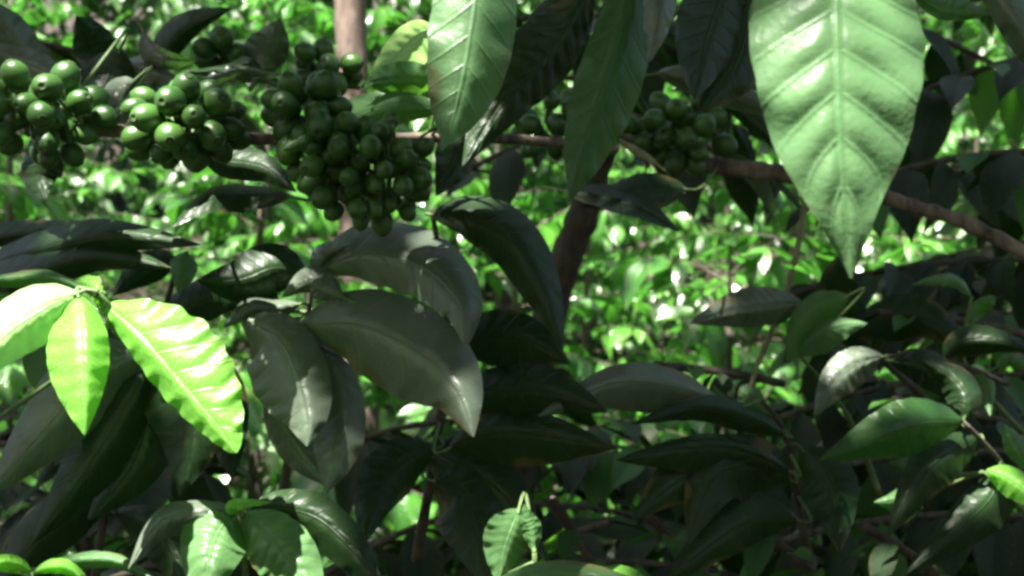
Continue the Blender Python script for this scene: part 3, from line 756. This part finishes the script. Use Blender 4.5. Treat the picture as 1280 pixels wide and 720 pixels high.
# --- right side leaves
t = T('leafy_shoot', (1000, 470, .78), 'pair of mid green leaves forming a curl below the tip of the big hanging leaf', 'leafy shoot')
ptube('stem', [(1100, 620, .84), (1060, 520, .81), (1000, 445, .78)], [4, 3, 2], M_twig, t)
hero_leaf(t, [(1062, 370, .76), (1028, 382, .77), (1000, 410, .775), (985, 456, .78)], 20, 30, M_mid, .01, .012)
hero_leaf(t, [(1000, 446, .78), (1015, 425, .77), (1045, 408, .755), (1084, 404, .74)], 26, 14, M_big, .005, .015)
t = T('climbing_vine', (945, 470, .80), 'thin pale bare vine hanging down just left of the big leaf tip', 'vine')
ptube('stem', [(1012, 120, .84), (1006, 250, .82), (990, 340, .80), (962, 420, .80), (940, 480, .80), (925, 600, .82)], [4, 4, 4, 3.5, 3, 3], M_tan, t, n=40)
hero_leaf(t, [(940, 480, .80), (935, 490, .79), (945, 500, .78), (965, 520, .77)], 14, 14, M_mid, .006, .006)
hero_leaf(t, [(930, 520, .80), (915, 515, .79), (900, 500, .78), (890, 480, .77)], 10, 12, M_mid, .006, .006)

t = T('leafy_branch', (1200, 560, .62), 'dark green broad leaf lying level in shade on the right, below the curled pair', 'leafy branch')
ptube('stem', [(1330, 700, .70), (1260, 590, .66), (1205, 528, .62)], [5, 4, 3], M_bark, t)
hero_leaf(t, [(1205, 526, .62), (1150, 530, .60), (1100, 545, .59), (1025, 575, .58)], 36, 36, M_deep, .012, .02, NT=50)
hero_leaf(t, [(1225, 545, .64), (1180, 570, .62), (1150, 600, .61), (1110, 670, .60)], 30, 34, M_shade, .012, .012)
hero_leaf(t, [(1250, 580, .65), (1240, 620, .64), (1200, 660, .63), (1130, 720, .62)], 30, 34, M_shade, .012, .012)
hero_leaf(t, [(1205, 526, .63), (1210, 500, .63), (1190, 470, .64), (1150, 450, .65)], 20, 26, M_shade, .012, .012)
t = T('leafy_branch', (1110, 450, .70), 'blue grey crinkled leaf beside a dark rough one, above the broad dark green leaf', 'leafy branch')
ptube('stem', [(1260, 480, .74), (1180, 450, .72), (1110, 445, .70)], [4, 3, 3], M_bark, t)
hero_leaf(t, [(1105, 445, .70), (1070, 455, .69), (1042, 480, .68), (1018, 520, .67)], 24, 26, M_sheen, .01, .012, ripple=.0025)
hero_leaf(t, [(1110, 450, .70), (1150, 455, .69), (1180, 475, .68), (1215, 515, .67)], 26, 22, M_shade, .01, .012, ripple=.0025)
hero_leaf(t, [(1180, 450, .72), (1200, 430, .71), (1240, 425, .70), (1300, 440, .69)], 20, 20, M_shade, .01, .012)

t = T('leafy_shoot', (1220, 480, .74), 'small bright green leaves standing against white glints near the right edge', 'leafy shoot')
ptube('stem', [(1300, 560, .76), (1250, 510, .75), (1205, 450, .74), (1215, 370, .74)], [3, 3, 2, 2], M_twig, t)
hero_leaf(t, [(1205, 462, .74), (1222, 465, .73), (1236, 485, .73), (1238, 520, .72)], 20, 10, M_mid, .006, .006)
hero_leaf(t, [(1245, 460, .74), (1262, 450, .73), (1280, 455, .73), (1310, 470, .72)], 10, 12, M_mid, .006, .006)
hero_leaf(t, [(1212, 405, .74), (1222, 390, .74), (1236, 378, .73), (1245, 370, .73)], 10, 12, M_mid, .006, .006)
hero_leaf(t, [(1215, 372, .74), (1195, 352, .74), (1170, 350, .73), (1140, 356, .73)], 8, 9, M_big, .006, .006)
t = T('leafy_shoot', (1250, 620, .64), 'pointed yellowish green leaves low at the right edge', 'leafy shoot')
ptube('stem', [(1330, 700, .68), (1290, 650, .66), (1230, 590, .64)], [3, 3, 2], M_twig, t)
hero_leaf(t, [(1232, 588, .64), (1258, 596, .63), (1285, 615, .62), (1320, 650, .61)], 22, 16, M_young, .008, .01)
hero_leaf(t, [(1290, 590, .64), (1275, 565, .64), (1265, 550, .64), (1255, 530, .64)], 16, 16, M_mid, .008, .01)
hero_leaf(t, [(1170, 608, .66), (1145, 612, .65), (1120, 625, .64), (1092, 628, .64)], 14, 18, M_mid, .008, .01)
hero_leaf(t, [(1140, 615, .66), (1138, 630, .65), (1134, 642, .65), (1130, 655, .64)], 9, 12, M_mid, .008, .01)

# short stalks that join each leaf to its stem
for par, lf, b, m1 in HEROES:
    if par.name not in STEMS: continue
    q = min(STEMS[par.name], key=lambda v: (v - b).length)
    if (q - b).length < 0.003: continue
    inn = b + (m1 - b).normalized() * 0.004
    ctl = b - (m1 - b).normalized() * min(0.012, (q - b).length * .4)
    st = joined_tubes('petiole', [([tuple(Vector(catmull([tuple(q), tuple(ctl), tuple(inn)], i / 10))) for i in range(11)], 0.0014, 0.0009)], M_twig, None, seg=6)
    st.parent = lf

# --- rows of mid-distance shaded branches with a leaf object per leaf
TM = []
for i, (dr, fo, wd, tw) in enumerate([(0.25, 0.06, 0.2, .1), (0.45, -0.03, 0.21, -.3), (0.1, 0.09, 0.18, .3), (0.6, 0.04, 0.2, 0)]):
    V, Q, U = template(18, 4, dr, fo, wd, seed=20 + i, twist=tw)
    TM.append((V, Q, U))
TMm = {}
def tm(i, mat):
    if (i, mat.name) not in TMm:
        V, Q, U = TM[i]; me = mesh_np('leaf', V, Q, U); me.materials.append(mat); TMm[(i, mat.name)] = me
    return TMm[(i, mat.name)]
def filler(p0, p1, leafL, label, seed, mats=(M_shade, M_shade, M_shade), droop=0.2, spacing=0.36):
    rs = random.Random(seed)
    a, b = at(*p0), at(*p1)
    root = thing('leafy_branch', a, label, 'leafy branch', 'shaded coffee branches in the middle distance')
    P, Dd, Nn, Sz = [], [], [], []
    L = (b - a).length
    pts = lateral_leaves(a, (b - a) / L, L, leafL, leafL * spacing, P, Dd, Nn, Sz, rs, droop=droop, start=0.05)
    tube('stem', pts[::max(1, len(pts) // 5)] + ([pts[-1]]), [0.004] * (len(pts[::max(1, len(pts) // 5)]) + 1), M_bark, root, seg=6, seed=seed)
    fr = frames(np.array([tuple(v) for v in Dd]), np.array([tuple(v) for v in Nn]))
    for p, f, s in zip(P, fr, Sz):
        o = bpy.data.objects.new('leaf', tm(rs.randrange(4), rs.choice(mats)))
        col.objects.link(o); o.parent = root
        o.matrix_parent_inverse = Matrix.Translation(-root.location)
        M = Matrix([list(r) for r in f]).to_4x4()
        o.matrix_basis = Matrix.Translation(p) @ M @ Matrix.Scale(s, 4)
G = (M_shade, M_shade, M_sheen, M_mid)
FL = [
 ((1340, 60, 1.15), (1000, 110, 1.05), 'shaded branch at the top right, just behind the big hanging leaf'),
 ((1350, 190, 1.05), (1040, 170, 1.0), 'shaded branch right of the big leaf, just above the brown fruiting branch'),
 ((1340, 330, 1.1), (980, 290, 1.05), 'shaded branch just under the brown branch at the right edge'),
 ((1340, 400, 1.25), (1000, 350, 1.2), 'shaded branch at the right edge level with the big leaf tip'),
 ((1320, 470, 1.2), (960, 440, 1.1), 'shaded branch behind the curled leaf pair at right'),
 ((1320, 570, 1.1), (930, 520, 1.0), 'shaded branch behind the broad dark green leaf at right'),
 ((1320, 650, 1.0), (960, 600, .95), 'shaded branch behind the low pointed leaves at right'),
 ((1300, 730, .95), (930, 690, .9), 'shaded branch along the bottom right corner'),
 ((980, 740, 1.0), (700, 640, .95), 'shaded branch with glinting leaves at the bottom, right of the two tone leaf'),
 ((960, 700, 1.2), (660, 560, 1.15), 'shaded branch under the long flat grey leaf'),
 ((940, 600, 1.5), (620, 480, 1.4), 'dim branch behind the long flat grey leaf'),
 ((560, 760, 1.1), (760, 590, 1.0), 'shaded branch rising behind the two tone leaf'),
 ((380, 740, 1.0), (560, 600, 1.0), 'shaded branch in the black gap at the bottom centre'),
 ((420, 560, 1.2), (640, 470, 1.1), 'dim branch behind the tips of the glossy grey spray'),
 ((60, 760, .9), (330, 620, .9), 'shaded branch behind the bottom ribbed shoot at left'),
 ((-60, 560, .95), (250, 520, .9), 'dim branch behind the drooping grey leaves at left'),
 ((-80, 400, 1.0), (240, 370, .95), 'dim branch behind the yellow green shoot'),
 ((700, 20, 1.2), (960, 60, 1.1), 'shaded branch across the top behind the dark hanging leaves'),
 ((660, 110, 1.1), (960, 160, 1.0), 'shaded branch behind the dark fruit clusters in the middle'),
 ((-60, 40, 1.3), (300, 60, 1.25), 'dappled branch across the top left above the thin branch'),
 ((900, -40, 1.3), (1330, 40, 1.4), 'dim branch across the very top right, farthest behind the big leaf'),
 ((980, 120, 1.4), (1330, 230, 1.5), 'dim branch in the gap right of the big leaf'),
 ((560, 40, 1.3), (860, -30, 1.3), 'dim branch at the top edge behind the dark hanging leaves'),
 ((640, 90, 1.35), (950, 110, 1.35), 'dim branch above the dark fruit clusters in the middle'),
 ((560, 230, 1.4), (700, 130, 1.3), 'dim branch behind the ribbed purplish leaf'),
]
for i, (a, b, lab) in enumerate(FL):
    filler(a, b, 0.115, lab, 300 + i, mats=(M_shade, M_shade, M_shade, M_shade, M_mid) if i not in (19,) else G)

SM = (M_shade, M_deep, M_shade, M_mid)
for i, (a, b, lL, lab) in enumerate([
 ((1040, 740, .72), (900, 600, .68), .05, 'small leaved twig just right of the vine, rising from the bottom edge'),
 ((760, 740, .70), (690, 610, .68), .045, 'small leaved twig rising from the bottom edge beside the two tone leaf'),
 ((900, 740, .74), (800, 620, .72), .05, 'small leaved twig below the long flat grey leaf'),
 ((1200, 740, .70), (1080, 640, .68), .045, 'small leaved twig under the broad dark green leaf at lower right'),
 ((1290, 540, .78), (1120, 480, .76), .05, 'small leaved twig behind the small bright leaves near the right edge'),
 ((980, 480, .82), (820, 440, .80), .05, 'small leaved twig between the vine and the flat grey leaf'),
 ((1290, 420, .84), (1100, 370, .82), .05, 'small leaved twig level with the curled pair at the right edge'),
 ((470, 740, .76), (420, 640, .74), .05, 'small leaved twig right of the bottom ribbed shoot'),
]):
    filler(a, b, lL, lab, 500 + i, mats=SM, droop=.1, spacing=.55)

# shaded understorey shrubs closing the gaps low down
shrub(-0.75, 1.6, 1.15, 0.6, 46, 0.11, 'low shaded coffee shrub behind the bottom left leaves', 120, 'low shaded shrubs', M_shade)
shrub(0.02, 1.75, 1.12, 0.6, 50, 0.11, 'low shaded coffee shrub in the dark gap at the bottom centre', 121, 'low shaded shrubs', M_shade)
shrub(0.75, 1.65, 1.22, 0.6, 50, 0.11, 'low shaded coffee shrub in the lower right behind the nearer leaves', 122, 'low shaded shrubs', M_shade)
shrub(0.4, 1.45, 1.0, 0.5, 40, 0.11, 'low shaded coffee shrub between the two tone leaf and the long flat grey leaf', 124, 'low shaded shrubs', M_shade)
shrub(-0.35, 1.35, 0.98, 0.5, 40, 0.11, 'low shaded coffee shrub just under the glossy grey spray', 125, 'low shaded shrubs', M_shade)
shrub(1.3, 1.95, 2.15, 0.75, 70, 0.11, 'tall shaded coffee shrub behind the brown branch at the right edge', 123, 'low shaded shrubs', M_shade)

for i, (x, y, h, lab) in enumerate([(-2.0, -1.6, 2.6, 'unseen coffee shrub added behind the camera to the left'), (0.1, -2.2, 2.6, 'unseen coffee shrub added straight behind the camera'), (2.1, -1.5, 2.6, 'unseen coffee shrub added behind the camera to the right'), (-2.4, 0.6, 2.5, 'unseen coffee shrub added beside the camera on the left'), (2.5, 0.6, 2.5, 'unseen coffee shrub added beside the camera on the right')]):
    shrub(x, y, h, 1.0, 50, 0.13, lab, 140 + i, 'unseen coffee shrubs added around the camera')  # unseen shrubs added to cut sky light on the foreground

# ------------------------------------------------------------------ holes cut in the added crown to place sun patches
for px, py, d, r in ((20, 400, .43, .038), (85, 395, .435, .030), (150, 400, .455, .014), (185, 425, .45, .020), (235, 440, .445, .022), (265, 500, .44, .018), (285, 540, .44, .010),
                     (-10, 430, .43, .025), (70, 440, .43, .018), (88, 470, .428, .012), (215, 470, .445, .016),
                     (75, 122, .5, .026), (130, 162, .54, .018), (90, 145, .5, .012), (185, 135, .5, .009), (340, 175, .55, .008),
                     (376, 522, .54, .028), (400, 586, .56, .034), (590, 500, .515, .014), (330, 382, .58, .013),
                     (945, 90, .30, .014), (975, 40, .30, .018), (1010, 100, .30, .020), (1080, 60, .30, .018), (1060, 150, .298, .022), (1110, 120, .30, .016), (1040, 230, .298, .018), (1060, 290, .30, .012), (1145, 30, .30, .008),
                     (500, 60, .545, .032), (478, 80, .54, .010), (612, 690, .515, .028), (265, 690, .47, .026), (350, 700, .475, .026), (575, 40, .385, .018), (600, 10, .385, .018), (212, 70, .6, .016),
                     (1260, 600, .63, .018), (1050, 412, .76, .018), (1225, 490, .73, .014), (1130, 625, .65, .014), (40, 710, .48, .026), (320, 632, .485, .012),
                     (780, 246, .69, .008), (880, 390, .77, .010), (1050, 470, .69, .010), (440, 60, 3.4, .08)):
    lit(px, py, d, r)
rd = random.Random(5)
for k in range(16):
    lit(rd.uniform(600, 1280), rd.uniform(400, 720), rd.uniform(.6, 1.2), rd.uniform(.002, .010))
for k in range(5):
    lit(rd.uniform(0, 560), rd.uniform(560, 720), rd.uniform(.55, 1.0), rd.uniform(.003, .010))
for k in range(7):
    lit(rd.uniform(0, 940), rd.uniform(10, 230), rd.uniform(.55, .75), rd.uniform(.003, .009))
shade_tree()
